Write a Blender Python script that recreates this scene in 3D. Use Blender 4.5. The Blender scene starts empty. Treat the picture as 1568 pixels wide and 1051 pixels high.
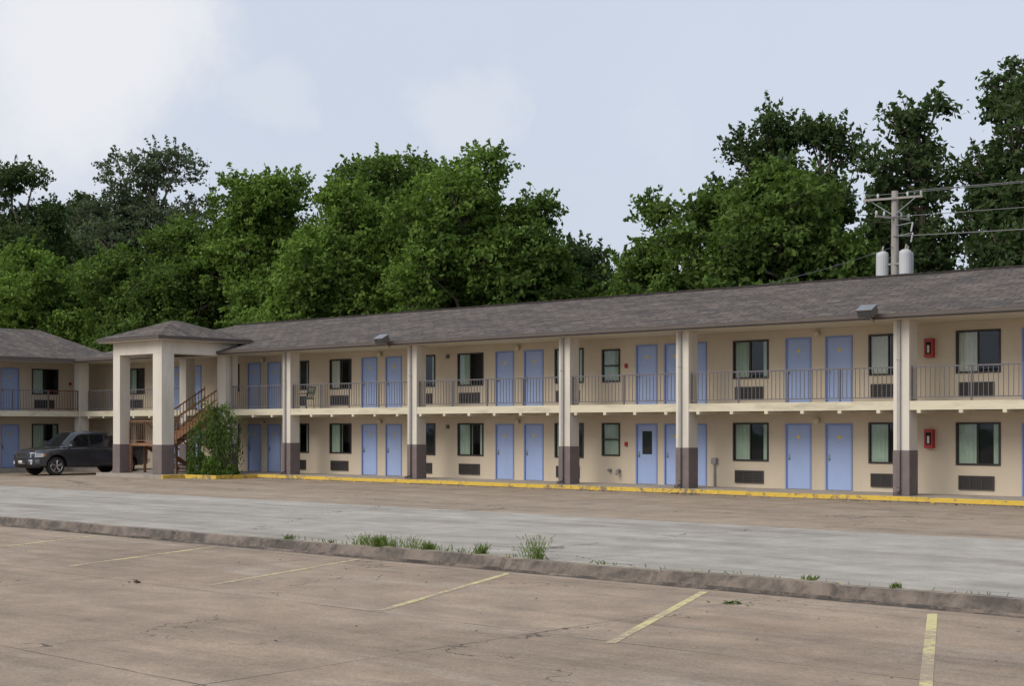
import bpy, math, random
import numpy as np
from mathutils import Vector
random.seed(7)
sc = bpy.context.scene
sc.view_settings.view_transform = 'Standard'
sc.view_settings.look = 'None'
sc.view_settings.exposure = 0

# ------------------------------------------------------------------ materials
def newmat(name):
    m = bpy.data.materials.new(name); m.use_nodes = True
    nt = m.node_tree
    for n in list(nt.nodes): nt.nodes.remove(n)
    out = nt.nodes.new('ShaderNodeOutputMaterial')
    b = nt.nodes.new('ShaderNodeBsdfPrincipled')
    nt.links.new(b.outputs[0], out.inputs[0])
    return m, nt, b, out
def N(nt, t, **kw):
    n = nt.nodes.new(t)
    for k, v in kw.items():
        if k in n.bl_rna.properties: setattr(n, k, v)
        else: n.inputs[k].default_value = v
    return n
def math_(nt, op, a, b=None, c=None, clamp=False):
    n = nt.nodes.new('ShaderNodeMath'); n.operation = op; n.use_clamp = clamp
    for i, x in enumerate((a, b, c)):
        if x is None: continue
        if isinstance(x, (int, float)): n.inputs[i].default_value = x
        else: nt.links.new(x, n.inputs[i])
    return n.outputs[0]
def mixc(nt, fac, a, b, mode='MIX'):
    n = nt.nodes.new('ShaderNodeMix'); n.data_type = 'RGBA'; n.blend_type = mode
    for s, x in ((n.inputs[0], fac), (n.inputs[6], a), (n.inputs[7], b)):
        if isinstance(x, (int, float)): s.default_value = x
        elif isinstance(x, tuple): s.default_value = (x[0], x[1], x[2], 1)
        else: nt.links.new(x, s)
    return n.outputs[2]
def noise(nt, vec, scale, detail=4, rough=.55, dist=0):
    n = N(nt, 'ShaderNodeTexNoise'); n.inputs['Scale'].default_value = scale
    n.inputs['Detail'].default_value = detail; n.inputs['Roughness'].default_value = rough
    n.inputs['Distortion'].default_value = dist
    if vec is not None: nt.links.new(vec, n.inputs['Vector'])
    return n.outputs[0]
def ramp(nt, fac, lo, hi, a=0.0, b=1.0):
    n = nt.nodes.new('ShaderNodeMapRange'); n.clamp = True
    n.inputs[1].default_value = lo; n.inputs[2].default_value = hi
    n.inputs[3].default_value = a; n.inputs[4].default_value = b
    nt.links.new(fac, n.inputs[0]); return n.outputs[0]
def coords(nt, scale=(1, 1, 1)):
    tc = nt.nodes.new('ShaderNodeTexCoord')
    mp = nt.nodes.new('ShaderNodeMapping'); mp.inputs['Scale'].default_value = scale
    nt.links.new(tc.outputs['Object'], mp.inputs['Vector'])
    return mp.outputs[0]
def bump(nt, b, h, strength=.3, dist=.02):
    n = nt.nodes.new('ShaderNodeBump'); n.inputs['Strength'].default_value = strength
    n.inputs['Distance'].default_value = dist
    nt.links.new(h, n.inputs['Height']); nt.links.new(n.outputs[0], b.inputs['Normal'])
def M_(name, col, rough=.7, var=.12, scale=3, metal=0, fine=40, bmp=.15, dirt=None, dirtamt=.4, stretch=(1,1,1), coat=0):
    m, nt, b, out = newmat(name)
    c = coords(nt, stretch)
    n1 = noise(nt, c, scale, 4); n2 = noise(nt, c, fine, 2)
    v = math_(nt, 'ADD', math_(nt, 'MULTIPLY', n1, .7), math_(nt, 'MULTIPLY', n2, .3))
    f = ramp(nt, v, .3, .7, 1 - var, 1 + var)
    cb = N(nt, 'ShaderNodeCombineColor')
    for i in range(3): nt.links.new(math_(nt, 'MULTIPLY', f, col[i]), cb.inputs[i])
    colr = cb.outputs[0]
    if dirt:
        n3 = noise(nt, c, scale * .6, 5, .65, .4)
        colr = mixc(nt, ramp(nt, n3, .5, .72, 0, dirtamt), colr, dirt)
    nt.links.new(colr, b.inputs['Base Color'])
    b.inputs['Roughness'].default_value = rough; b.inputs['Metallic'].default_value = metal
    b.inputs['Coat Weight'].default_value = coat
    if bmp: bump(nt, b, n2, bmp, .01)
    return m

CREAM = M_('stucco_cream', (.585, .50, .385), .9, .08, .7, fine=30, dirt=(.42, .35, .27), dirtamt=.4, stretch=(1, 1, .35))
COLW = M_('column_offwhite', (.66, .61, .53), .85, .06, 1.5, fine=30, dirt=(.40, .36, .31), dirtamt=.5, stretch=(1, 1, .25))
COLB = M_('column_brown', (.17, .135, .13), .8, .15, 2.5, dirt=(.25, .21, .19), dirtamt=.5)
FASC = M_('slab_fascia_cream', (.64, .585, .44), .8, .08, 2, dirt=(.33, .28, .2), dirtamt=.6, stretch=(.6, 1, 3))
SOFF = M_('soffit_cream', (.58, .52, .41), .9, .05, 1)
DOOR = M_('door_blue', (.335, .43, .68), .55, .06, 1.2, fine=8, bmp=.03, dirt=(.27, .33, .50), dirtamt=.35, stretch=(1, 1, .5))
DFRM = M_('door_frame_blue', (.22, .29, .54), .6, .06, 2)
WFRM = M_('window_frame_bronze', (.025, .020, .018), .5, .1, 2)
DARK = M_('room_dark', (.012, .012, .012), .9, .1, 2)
CURT = M_('curtain_greygreen', (.56, .64, .53), .9, .1, 2)
CURT2 = M_('curtain_beige', (.75, .72, .62), .9, .1, 2)
AC = M_('ac_grille_bronze', (.055, .046, .042), .6, .15, 4)
ACL = M_('ac_louver_dark', (.012, .011, .011), .6, .15, 4)
RAIL = M_('railing_grey_paint', (.13, .12, .13), .5, .15, 4)
RAILR = M_('railing_redbrown', (.13, .05, .035), .7, .2, 4)
WOOD = M_('stair_wood', (.24, .12, .065), .8, .25, 3)
GUT = M_('gutter_brown', (.10, .08, .068), .5, .12, 2)
DSP = M_('downspout_grey', (.36, .345, .33), .5, .1, 3)
DSPB = M_('downspout_brown', (.15, .125, .12), .5, .1, 3)
RED = M_('cabinet_red', (.38, .02, .02), .4, .1, 3)
YEL = M_('sign_yellow', (.75, .55, .06), .5, .05, 3)
METAL = M_('metal_grey', (.3, .3, .3), .35, .1, 3, metal=.8)
LAMPM = M_('lamp_globe_cream', (.60, .53, .38), .4, .05, 3)
WALK = M_('walkway_concrete', (.36, .315, .27), .9, .15, 1.2, dirt=(.16, .14, .12), dirtamt=.5)
POLEM = M_('pole_wood_grey', (.34, .31, .29), .9, .2, 2, stretch=(3, 3, .4))
CANM = M_('transformer_grey_paint', (.52, .53, .54), .5, .08, 3)
BLACK = M_('black_rubber', (.018, .018, .018), .7, .2, 5)
GREEN = M_('chair_green', (.03, .09, .05), .5, .1, 5)
BARK = M_('bark', (.15, .125, .10), .95, .35, 3, stretch=(3, 3, .6), bmp=.0)
SOIL = M_('soil_mulch', (.12, .085, .055), .95, .4, 5)

def glass():
    m, nt, b, out = newmat('window_glass')
    nt.nodes.remove(b)
    g = N(nt, 'ShaderNodeBsdfGlossy'); g.inputs['Roughness'].default_value = .03
    g.inputs['Color'].default_value = (.8, .9, 1, 1)
    t = N(nt, 'ShaderNodeBsdfTransparent'); t.inputs['Color'].default_value = (.88, .92, .90, 1)
    fr = N(nt, 'ShaderNodeFresnel'); fr.inputs[0].default_value = 1.45
    c = coords(nt); n = noise(nt, c, .9, 2)
    bp = N(nt, 'ShaderNodeBump'); bp.inputs['Strength'].default_value = .08; bp.inputs['Distance'].default_value = .05
    nt.links.new(n, bp.inputs['Height']); nt.links.new(bp.outputs[0], g.inputs['Normal'])
    mx = N(nt, 'ShaderNodeMixShader')
    nt.links.new(math_(nt, 'MULTIPLY', fr.outputs[0], 1.4, clamp=True), mx.inputs[0])
    nt.links.new(t.outputs[0], mx.inputs[1]); nt.links.new(g.outputs[0], mx.inputs[2])
    nt.links.new(mx.outputs[0], out.inputs[0]); return m
GLASS = glass()

def roofmat():
    m, nt, b, out = newmat('roof_shingles')
    c = coords(nt)
    br = N(nt, 'ShaderNodeTexBrick'); nt.links.new(c, br.inputs['Vector'])
    br.inputs['Color1'].default_value = (.140, .116, .100, 1); br.inputs['Color2'].default_value = (.078, .066, .060, 1)
    br.inputs['Mortar'].default_value = (.04, .035, .032, 1); br.inputs['Scale'].default_value = 1
    br.inputs['Brick Width'].default_value = .62; br.inputs['Row Height'].default_value = .29
    br.inputs['Mortar Size'].default_value = .024; br.inputs['Bias'].default_value = 0
    n = noise(nt, coords(nt, (.5, 1.4, 1)), 1.3, 5, .65)
    col = mixc(nt, 1, br.outputs[0], mixc(nt, ramp(nt, n, .3, .7), (.68, .66, .66), (1.28, 1.23, 1.18)), 'MULTIPLY')
    n2 = noise(nt, c, 7, 4, .8)
    col = mixc(nt, 1, col, mixc(nt, ramp(nt, n2, .38, .62), (.55, .55, .55), (1.4, 1.4, 1.4)), 'MULTIPLY')
    nt.links.new(col, b.inputs['Base Color']); b.inputs['Roughness'].default_value = .95
    return m
ROOF = roofmat()

def pave(name, c1, c2, jw, jh, cr=.11, stain=(.10, .08, .07), speck=.25, crackc=(.045, .04, .035), off=(0, 0, 0), joint=.5, oil=.5, pale=(.42, .37, .31)):
    m, nt, b, out = newmat(name)
    c0 = coords(nt)
    big = noise(nt, coords(nt, (.35, 1.1, 1)), .45, 4, .6, .3)
    col = mixc(nt, ramp(nt, big, .3, .7), c1, c2)
    st = noise(nt, coords(nt, (.10, .9, 1)), 1.3, 5, .65, .3)
    col = mixc(nt, ramp(nt, st, .48, .70, 0, .7), col, stain)
    pl = noise(nt, coords(nt, (.22, 1.0, 1)), .9, 5, .7, .5)
    col = mixc(nt, ramp(nt, pl, .56, .74, 0, .55), col, pale)
    bl = noise(nt, c0, 1.1, 5, .7)
    col = mixc(nt, 1, col, mixc(nt, ramp(nt, bl, .3, .7), (.80, .80, .80), (1.19, 1.19, 1.19)), 'MULTIPLY')
    fine = noise(nt, c0, 28, 3, .8)
    col = mixc(nt, 1, col, mixc(nt, ramp(nt, fine, .3, .7), (1 - speck,) * 3, (1 + speck,) * 3), 'MULTIPLY')
    vo = N(nt, 'ShaderNodeTexVoronoi'); vo.inputs['Scale'].default_value = 22; nt.links.new(c0, vo.inputs['Vector'])
    col = mixc(nt, ramp(nt, vo.outputs['Distance'], .08, .22, .5, 0), col, (c2[0] * 1.5, c2[1] * 1.45, c2[2] * 1.4))
    wob = N(nt, 'ShaderNodeTexNoise'); wob.inputs['Scale'].default_value = 1.5; wob.inputs['Detail'].default_value = 4
    nt.links.new(c0, wob.inputs['Vector'])
    vo2 = N(nt, 'ShaderNodeTexVoronoi'); vo2.inputs['Scale'].default_value = .42
    vmo = N(nt, 'ShaderNodeVectorMath'); vmo.operation = 'MULTIPLY_ADD'; vmo.inputs[1].default_value = (.9, .9, 0)
    nt.links.new(wob.outputs['Color'], vmo.inputs[0]); nt.links.new(c0, vmo.inputs[2]); nt.links.new(vmo.outputs[0], vo2.inputs['Vector'])
    col = mixc(nt, math_(nt, 'MULTIPLY', ramp(nt, vo2.outputs['Distance'], .03, .20, 1, 0), ramp(nt, big, .42, .6, 0, oil)), col, (stain[0] * .55, stain[1] * .55, stain[2] * .55))
    vm = N(nt, 'ShaderNodeVectorMath'); vm.operation = 'MULTIPLY_ADD'
    vm.inputs[1].default_value = (.06, .06, 0); nt.links.new(wob.outputs['Color'], vm.inputs[0])
    ad = N(nt, 'ShaderNodeVectorMath'); ad.operation = 'ADD'; ad.inputs[1].default_value = off
    nt.links.new(c0, ad.inputs[0]); nt.links.new(ad.outputs[0], vm.inputs[2])
    br = N(nt, 'ShaderNodeTexBrick'); br.offset = 0; br.inputs['Scale'].default_value = 1
    br.inputs['Brick Width'].default_value = jw; br.inputs['Row Height'].default_value = jh
    br.inputs['Mortar Size'].default_value = .016; br.inputs['Mortar Smooth'].default_value = .4
    nt.links.new(vm.outputs[0], br.inputs['Vector'])
    jm = noise(nt, c0, .8, 2)
    jf = math_(nt, 'MULTIPLY', br.outputs['Fac'], ramp(nt, jm, .35, .6, .3, 1))
    col = mixc(nt, math_(nt, 'MULTIPLY', jf, joint * 1.7, clamp=True), col, crackc)
    vm2 = N(nt, 'ShaderNodeVectorMath'); vm2.operation = 'MULTIPLY_ADD'
    vm2.inputs[1].default_value = (1.6, 1.6, 0); nt.links.new(wob.outputs['Color'], vm2.inputs[0]); nt.links.new(c0, vm2.inputs[2])
    v2 = N(nt, 'ShaderNodeTexVoronoi'); v2.feature = 'DISTANCE_TO_EDGE'; v2.inputs['Scale'].default_value = cr
    nt.links.new(vm2.outputs[0], v2.inputs['Vector'])
    cf = math_(nt, 'MULTIPLY', ramp(nt, v2.outputs['Distance'], .0008, .0026, 1, 0), ramp(nt, jm, .38, .48))
    col = mixc(nt, math_(nt, 'MULTIPLY', cf, .8), col, crackc)
    nt.links.new(col, b.inputs['Base Color']); b.inputs['Roughness'].default_value = .92
    b.inputs['Specular IOR Level'].default_value = .3
    bump(nt, b, fine, .5, .01); return m
LOT = pave('aggregate_tan_front', (.285, .213, .155), (.375, .293, .22), 9.0, 4.6, stain=(.195, .152, .115), off=(2, 1.2, 0), cr=.15, oil=.5)
LOT2 = pave('aggregate_tan_back', (.30, .23, .168), (.365, .292, .22), 7.6, 4.2, stain=(.21, .168, .128), off=(1, 2.2, 0), oil=.35)
ROAD = pave('concrete_grey_lane', (.335, .305, .265), (.42, .39, .345), 7.6, 4.6, stain=(.24, .212, .18), speck=.15, joint=.35, oil=.25, pale=(.47, .44, .40), cr=.09)
def paint(name, yel, under, lo=.42, hi=.56, sc_=9):
    m, nt, b, out = newmat(name)
    c = coords(nt); n = noise(nt, c, sc_, 5, .75)
    n1 = noise(nt, c, .8, 3)
    v = math_(nt, 'ADD', math_(nt, 'MULTIPLY', n, .6), math_(nt, 'MULTIPLY', n1, .4))
    nt.links.new(mixc(nt, ramp(nt, v, lo, hi), yel, under), b.inputs['Base Color'])
    b.inputs['Roughness'].default_value = .85
    bump(nt, b, n, .3, .01); return m
STRIPE = paint('stripe_paint_worn', (.60, .52, .25), (.35, .275, .20), .46, .54)
KYEL = paint('kerb_paint_yellow', (.62, .42, .06), (.20, .155, .105), .50, .57, 5)
KCON = paint('kerb_concrete_old', (.30, .25, .20), (.15, .125, .10), .42, .6, 5)
KFACE = paint('kerb_face_grimy', (.20, .16, .13), (.075, .062, .052), .42, .58, 3)
KBASE = paint('kerb_base_dirt', (.06, .05, .042), (.20, .155, .12), .46, .58, 4)
KLINE = paint('kerb_edge_paint_faded', (.52, .37, .09), (.26, .22, .17), .48, .58, 6)

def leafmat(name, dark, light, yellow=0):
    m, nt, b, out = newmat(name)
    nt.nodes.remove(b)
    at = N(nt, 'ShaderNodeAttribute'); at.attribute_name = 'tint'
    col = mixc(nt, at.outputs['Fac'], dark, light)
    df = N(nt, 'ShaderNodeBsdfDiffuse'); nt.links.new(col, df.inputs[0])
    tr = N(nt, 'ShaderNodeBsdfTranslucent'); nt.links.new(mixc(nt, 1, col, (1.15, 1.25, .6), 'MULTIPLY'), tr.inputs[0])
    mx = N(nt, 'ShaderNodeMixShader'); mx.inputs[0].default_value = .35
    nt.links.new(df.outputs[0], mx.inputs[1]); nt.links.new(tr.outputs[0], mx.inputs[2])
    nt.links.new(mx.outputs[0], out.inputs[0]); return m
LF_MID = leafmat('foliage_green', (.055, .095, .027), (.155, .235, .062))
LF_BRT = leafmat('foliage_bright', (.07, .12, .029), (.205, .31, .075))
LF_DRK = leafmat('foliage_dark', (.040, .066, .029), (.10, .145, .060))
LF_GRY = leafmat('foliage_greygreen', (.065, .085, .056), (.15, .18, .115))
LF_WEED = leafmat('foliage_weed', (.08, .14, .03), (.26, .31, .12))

# ------------------------------------------------------------------ mesh builder
class MB:
    def __init__(s, M=None): s.v = []; s.f = []; s.m = []; s.mats = []; s.M = M or (lambda x, y, z: (x, y, z))
    def mi(s, mat):
        if mat not in s.mats: s.mats.append(mat)
        return s.mats.index(mat)
    def poly(s, pts, mat):
        i = len(s.v); s.v += [s.M(*p) for p in pts]; s.f.append(tuple(range(i, i + len(pts)))); s.m.append(s.mi(mat))
    def box(s, x0, x1, y0, y1, z0, z1, mat):
        i = len(s.v)
        for z in (z0, z1):
            for x, y in ((x0, y0), (x1, y0), (x1, y1), (x0, y1)): s.v.append(s.M(x, y, z))
        k = s.mi(mat)
        for f in ((3, 2, 1, 0), (4, 5, 6, 7), (0, 1, 5, 4), (1, 2, 6, 5), (2, 3, 7, 6), (3, 0, 4, 7)):
            s.f.append(tuple(i + a for a in f)); s.m.append(k)
    def tube(s, pts, rad, mat, n=8, cap=True):
        pts = [Vector(p) for p in pts]; k = s.mi(mat); base = len(s.v)
        if isinstance(rad, (int, float)): rad = [rad] * len(pts)
        for j, p in enumerate(pts):
            d = (pts[min(j + 1, len(pts) - 1)] - pts[max(j - 1, 0)]).normalized()
            a = d.orthogonal().normalized() if abs(d.z) < .999 else Vector((1, 0, 0))
            if abs(d.z) < .999: a = d.cross(Vector((0, 0, 1))).normalized()
            b = d.cross(a)
            for q in range(n):
                t = 2 * math.pi * q / n + math.pi / n
                w = p + a * math.cos(t) * rad[j] + b * math.sin(t) * rad[j]
                s.v.append(s.M(w.x, w.y, w.z))
        for j in range(len(pts) - 1):
            for q in range(n):
                a0 = base + j * n + q; a1 = base + j * n + (q + 1) % n
                s.f.append((a0, a1, a1 + n, a0 + n)); s.m.append(k)
        if cap:
            s.f.append(tuple(base + q for q in range(n))); s.m.append(k)
            e = base + (len(pts) - 1) * n
            s.f.append(tuple(e + n - 1 - q for q in range(n))); s.m.append(k)
    def build(s, name, parent=None, smooth=False, bevel=0):
        me = bpy.data.meshes.new(name); me.from_pydata([tuple(v) for v in s.v], [], s.f)
        for m in s.mats: me.materials.append(m)
        me.polygons.foreach_set('material_index', s.m)
        if smooth: me.polygons.foreach_set('use_smooth', [True] * len(s.f))
        me.update(); o = bpy.data.objects.new(name, me); sc.collection.objects.link(o)
        if parent: o.parent = parent
        if bevel:
            md = o.modifiers.new('bevel', 'BEVEL'); md.width = bevel; md.segments = 2; md.limit_method = 'ANGLE'
            md.angle_limit = math.radians(35)
        return o
def empty(name):
    e = bpy.data.objects.new(name, None); sc.collection.objects.link(e); return e

# ------------------------------------------------------------------ ground
g = MB(); g.box(-700, 700, -500, 900, -1.2, -.5, M_('grass_ground', (.05, .075, .02), .95, .4, .3)); g.build('ground')
LZ = -.335
g = MB(); g.box(-140, 60, -60, 17.72, -.6, LZ, LOT); g.build('front_parking_lot')
g = MB(); g.box(-140, 60, 17.9, 27.0, -.6, -.15, ROAD); g.build('concrete_lane')
g = MB(); g.box(-140, 60, 27.0, 60, -.6, -.154, LOT2); g.build('rear_parking_lot')
g = MB(); g.box(-400, 200, 60, 300, -.6, -.10, M_('back_lawn', (.045, .07, .02), .95, .4, .5)); g.build('grass_field')
def kerbstrip(name, x0, x1, prof, mats, step=.12, seed=3, amp=.012, seg=None, parent=None):
    rng = np.random.default_rng(seed); n = int((x1 - x0) / step); mb = MB(); np_ = len(prof)
    wav = np.convolve(rng.normal(size=n + 41), np.ones(14) / 14, 'same')[20:20 + n + 1] * amp * 1.2
    wz = np.convolve(rng.normal(size=n + 41), np.ones(20) / 20, 'same')[20:20 + n + 1] * amp * .9
    so_ = rng.uniform(-1, 1, 200) * amp * 1.3
    for i in range(n + 1):
        x = x0 + i * step
        chip = rng.random() < .03
        sg = int((x - x0) / seg) if seg else 0
        jointhere = seg and int((x - x0) / seg) != int((x - step - x0) / seg)
        for j, (y, z) in enumerate(prof):
            jy = wav[i] + rng.normal() * .0015 + (so_[sg % 200] if seg else 0); jz = wz[i] + rng.normal() * .001 + (so_[(sg * 7) % 200] * .7 if seg else 0)
            if j in (0, np_ - 1): jy = jz = 0
            if chip and j == 2: jy += .02; jz -= .015
            if jointhere and 0 < j < np_ - 1: jy += .03; jz -= .03
            mb.v.append((x, y + jy, z + jz))
    for i in range(n):
        for j in range(np_ - 1):
            a = i * np_ + j; mb.f.append((a, a + 1, a + np_ + 1, a + np_)); mb.m.append(mb.mi(mats[j]))
    return mb.build(name, parent)
kerbstrip('old_kerb', -120, 45, [(17.60, LZ + .004), (17.62, LZ + .035), (17.70, -.165), (17.72, -.142), (17.84, -.134), (17.885, -.137), (17.9, -.16)],
          [KBASE, KFACE, KFACE, KCON, KLINE, KLINE], .06, seg=3.05)
kerbstrip('kerb_gutter_dirt', -120, 45, [(17.46, LZ + .002), (17.50, LZ + .005), (17.60, LZ + .006)], [KBASE, KBASE], .12, seed=11, amp=.0)
def stripe(p0, p1, w, z, mat, mb):
    a = Vector((*p0, 0)); b = Vector((*p1, 0)); d = (b - a).normalized(); n = Vector((-d.y, d.x, 0)) * w / 2
    mb.poly([(a.x + n.x, a.y + n.y, z), (a.x - n.x, a.y - n.y, z), (b.x - n.x, b.y - n.y, z), (b.x + n.x, b.y + n.y, z)], mat)
s = MB()
for p0, p1 in (((-22.0, 13.25), (-23.5, 17.35)), ((-17.8, 12.95), (-19.4, 17.35)), ((-13.8, 12.7), (-15.8, 17.3)),
               ((-9.9, 12.45), (-12.0, 17.2)), ((-6.13, 12.2), (-8.5, 17.1)), ((-26.1, 13.5), (-27.7, 17.35)),
               ((-30.3, 13.6), (-31.8, 17.35)), ((-34.4, 13.7), (-35.9, 17.35)), ((-2.2, 12.1), (-4.7, 17)), ((1.8, 12.0), (-.8, 16.9))):
    stripe(p0, p1, .12, LZ + .004, STRIPE, s)
s.build('parking_stripes')
FST = paint('faint_stripe', (.40, .34, .22), (.33, .26, .19), .4, .5)
s = MB()
for i in range(14):
    xx = -16 - i * 2.75
    stripe((xx, 33.0), (xx, 37.9), .09, -.150, FST, s)
s.build('faded_parking_stripes')

# ------------------------------------------------------------------ building
WD, FD = 40.7, 38.9
motel = empty('motel_building')
def opening_wall(mb, s0, s1, z0, z1, ops, mat):
    xs = sorted({s0, s1, *[o[0] for o in ops], *[o[1] for o in ops]}); xs = [x for x in xs if s0 <= x <= s1]
    zs = sorted({z0, z1, *[o[2] for o in ops], *[o[3] for o in ops]})
    for a, b in zip(xs, xs[1:]):
        for c, d in zip(zs, zs[1:]):
            mx, mz = (a + b) / 2, (c + d) / 2
            if any(o[0] < mx < o[1] and o[2] < mz < o[3] for o in ops): continue
            mb.poly([(a, WD, c), (b, WD, c), (b, WD, d), (a, WD, d)], mat)
def window(w, a, b, z0, z1, rnd, narrow=False):
    f = .055
    w.box(a, b, WD - .03, WD + .05, z1 - f, z1, WFRM); w.box(a, b, WD - .03, WD + .05, z0, z0 + f, WFRM)
    w.box(a, a + f, WD - .03, WD + .05, z0 + f, z1 - f, WFRM); w.box(b - f, b, WD - .03, WD + .05, z0 + f, z1 - f, WFRM)
    if not narrow:
        m = (a + b) / 2; w.box(m - .02, m + .02, WD - .02, WD + .04, z0 + f, z1 - f, WFRM)
    else:
        m = (z0 + z1) / 2; w.box(a + f, b - f, WD - .02, WD + .04, m - .025, m + .025, WFRM)
    w.poly([(a + f, WD + .01, z0 + f), (b - f, WD + .01, z0 + f), (b - f, WD + .01, z1 - f), (a + f, WD + .01, z1 - f)], GLASS)
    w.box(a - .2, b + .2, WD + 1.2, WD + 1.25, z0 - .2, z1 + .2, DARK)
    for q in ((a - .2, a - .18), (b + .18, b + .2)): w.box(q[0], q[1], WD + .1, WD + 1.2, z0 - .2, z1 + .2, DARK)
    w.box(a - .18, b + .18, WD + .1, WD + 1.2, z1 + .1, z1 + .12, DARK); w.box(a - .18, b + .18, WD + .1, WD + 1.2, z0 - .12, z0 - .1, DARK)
    def curt(c0, c1, mat):
        n = max(4, int((c1 - c0) / .035)); pts = []
        for i in range(n + 1):
            xx = c0 + (c1 - c0) * i / n; pts.append((xx, WD + .070 + .016 * math.sin(i * 1.7 + rnd.random() * .6)))
        for p, q in zip(pts, pts[1:]): w.poly([(p[0], p[1], z0 - .05), (q[0], q[1], z0 - .05), (q[0], q[1], z1 + .02), (p[0], p[1], z1 + .02)], mat)
    W = b - a; r = rnd.random(); mt = CURT if rnd.random() < .8 else CURT2
    if narrow: curt(a, b, CURT)
    else:
        curt(a, a + W * (.40 + .16 * r), mt)
        if rnd.random() < .4: curt(b - W * .18, b, mt)
def door(d, a, b, z0, z1, pane=False):
    f = .05
    d.box(a - f, a, WD - .025, WD + .10, z0, z1 + f, DFRM); d.box(b, b + f, WD - .025, WD + .10, z0, z1 + f, DFRM)
    d.box(a, b, WD - .025, WD + .10, z1, z1 + f, DFRM)
    if pane:
        pa, pb, pz0, pz1 = a + .2, b - .2, z1 - 1.0, z1 - .2
        d.box(a, pa, WD + .03, WD + .08, z0 + .02, z1, DOOR); d.box(pb, b, WD + .03, WD + .08, z0 + .02, z1, DOOR)
        d.box(pa, pb, WD + .03, WD + .08, z0 + .02, pz0, DOOR); d.box(pa, pb, WD + .03, WD + .08, pz1, z1, DOOR)
        d.box(pa, pb, WD + .055, WD + .075, pz0, pz1, DARK)
        d.poly([(pa, WD + .045, pz0), (pb, WD + .045, pz0), (pb, WD + .045, pz1), (pa, WD + .045, pz1)], GLASS)
    else:
        d.box(a, b, WD + .03, WD + .08, z0 + .02, z1, DOOR)
        m = (a + b) / 2
        d.box(m - .05, m + .05, WD + .02, WD + .028, z1 - .42, z1 - .33, YEL)
        d.box(m - .012, m + .012, WD + .02, WD + .028, z1 - .56, z1 - .535, METAL)
    d.box(a + .05, a + .10, WD + .018, WD + .029, z0 + .92, z0 + 1.12, METAL)
    d.tube([(a + .075, WD + .03, z0 + .98), (a + .075, WD - .03, z0 + .98)], .028, METAL, 8)
    d.box(a, b, WD - .04, WD + .1, z0 - .0, z0 + .018, METAL)
def acunit(q, a, b, z0, z1, big):
    q.box(a, b, WD - .035, WD + .02, z0, z1, ACL)
    f = .03
    q.box(a, b, WD - .05, WD - .036, z1 - f, z1, AC); q.box(a, b, WD - .05, WD - .036, z0, z0 + f, AC)
    q.box(a, a + f, WD - .05, WD - .036, z0 + f, z1 - f, AC); q.box(b - f, b, WD - .05, WD - .036, z0 + f, z1 - f, AC)
    n = 7
    for i in range(n):
        z = z0 + f + (z1 - z0 - 2 * f) * (i + .5) / n
        q.box(a + f, b - f, WD - .048, WD - .036, z - .009, z + .009, AC)
    for t in (.33, .66):
        xx = a + (b - a) * t; q.box(xx - .012, xx + .012, WD - .053, WD - .049, z0 + f, z1 - f, AC)
def lamp(q, s_, z):
    q.tube([(s_, WD, z), (s_, WD - .05, z)], .055, METAL, 10)
    q.tube([(s_, WD - .05, z), (s_, WD - .09, z), (s_, WD - .16, z), (s_, WD - .20, z)], [.05, .095, .095, .03], LAMPM, 12)
def floor_block(M, parent, s0, s1, feats, seed, tag):
    rnd = random.Random(seed)
    wl = MB(M); wn = MB(M); dr = MB(M); ac = MB(M); lp = MB(M)
    for fl in (0, 1):
        zb = 0 if fl == 0 else 2.72
        zt = 2.46 if fl == 0 else 5.06
        ops = []
        for ft in feats:
            kd, a, b = ft[:3]
            if kd == 'W': wz = (.86, 2.11) if fl == 0 else (3.54, 4.79); ops.append((a, b, *wz)); window(wn, a, b, *wz, rnd)
            if kd == 'N': wz = (.95, 2.11) if fl == 0 else (3.54, 4.70); ops.append((a, b, *wz)); window(wn, a, b, *wz, rnd, True)
            if kd in 'DP':
                ops.append((a, b, zb, zb + 2.03)); door(dr, a, b, zb, zb + 2.03, kd == 'P' and fl == 0)
            if kd == 'W':
                c = (a + b) / 2 - .05
                acunit(ac, c - .54, c + .54, zb + .15, zb + .56, True)
            if kd == 'L':
                lamp(lp, a, zb + 2.18)
            if kd == 'F':
                z = 1.35 if fl == 0 else 4.03
                lp.box(a, b, WD - .16, WD, z, z + .56, RED)
                lp.box(a + .05, b - .05, WD - .166, WD - .161, z + .1, z + .46, DARK)
                lp.box(a + .1, b - .1, WD - .17, WD - .167, z + .14, z + .36, COLW)
            if kd == 'R': lp.box(a, a + .1, WD - .06, WD, zb + 1.3, zb + 1.45, RED)
            if kd == 'B': lp.box(a, a + .14, WD - .05, WD, zb + 1.9, zb + 2.05, GUT)
        opening_wall(wl, s0, s1, zb, zt, ops, CREAM)
    wl.build(tag + 'walls', parent); wn.build(tag + 'windows', parent); dr.build(tag + 'doors', parent)
    ac.build(tag + 'air_conditioner_grilles', parent); lp.build(tag + 'wall_fixtures', parent)
def unit(a):
    return [('W', a, a + 1.36), ('D', a + 2.03, a + 2.87), ('D', a + 3.47, a + 4.32), ('W', a + 4.92, a + 6.27), ('L', a + 3.17, 0)]
ident = lambda x, y, z: (x, y, z)
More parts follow.
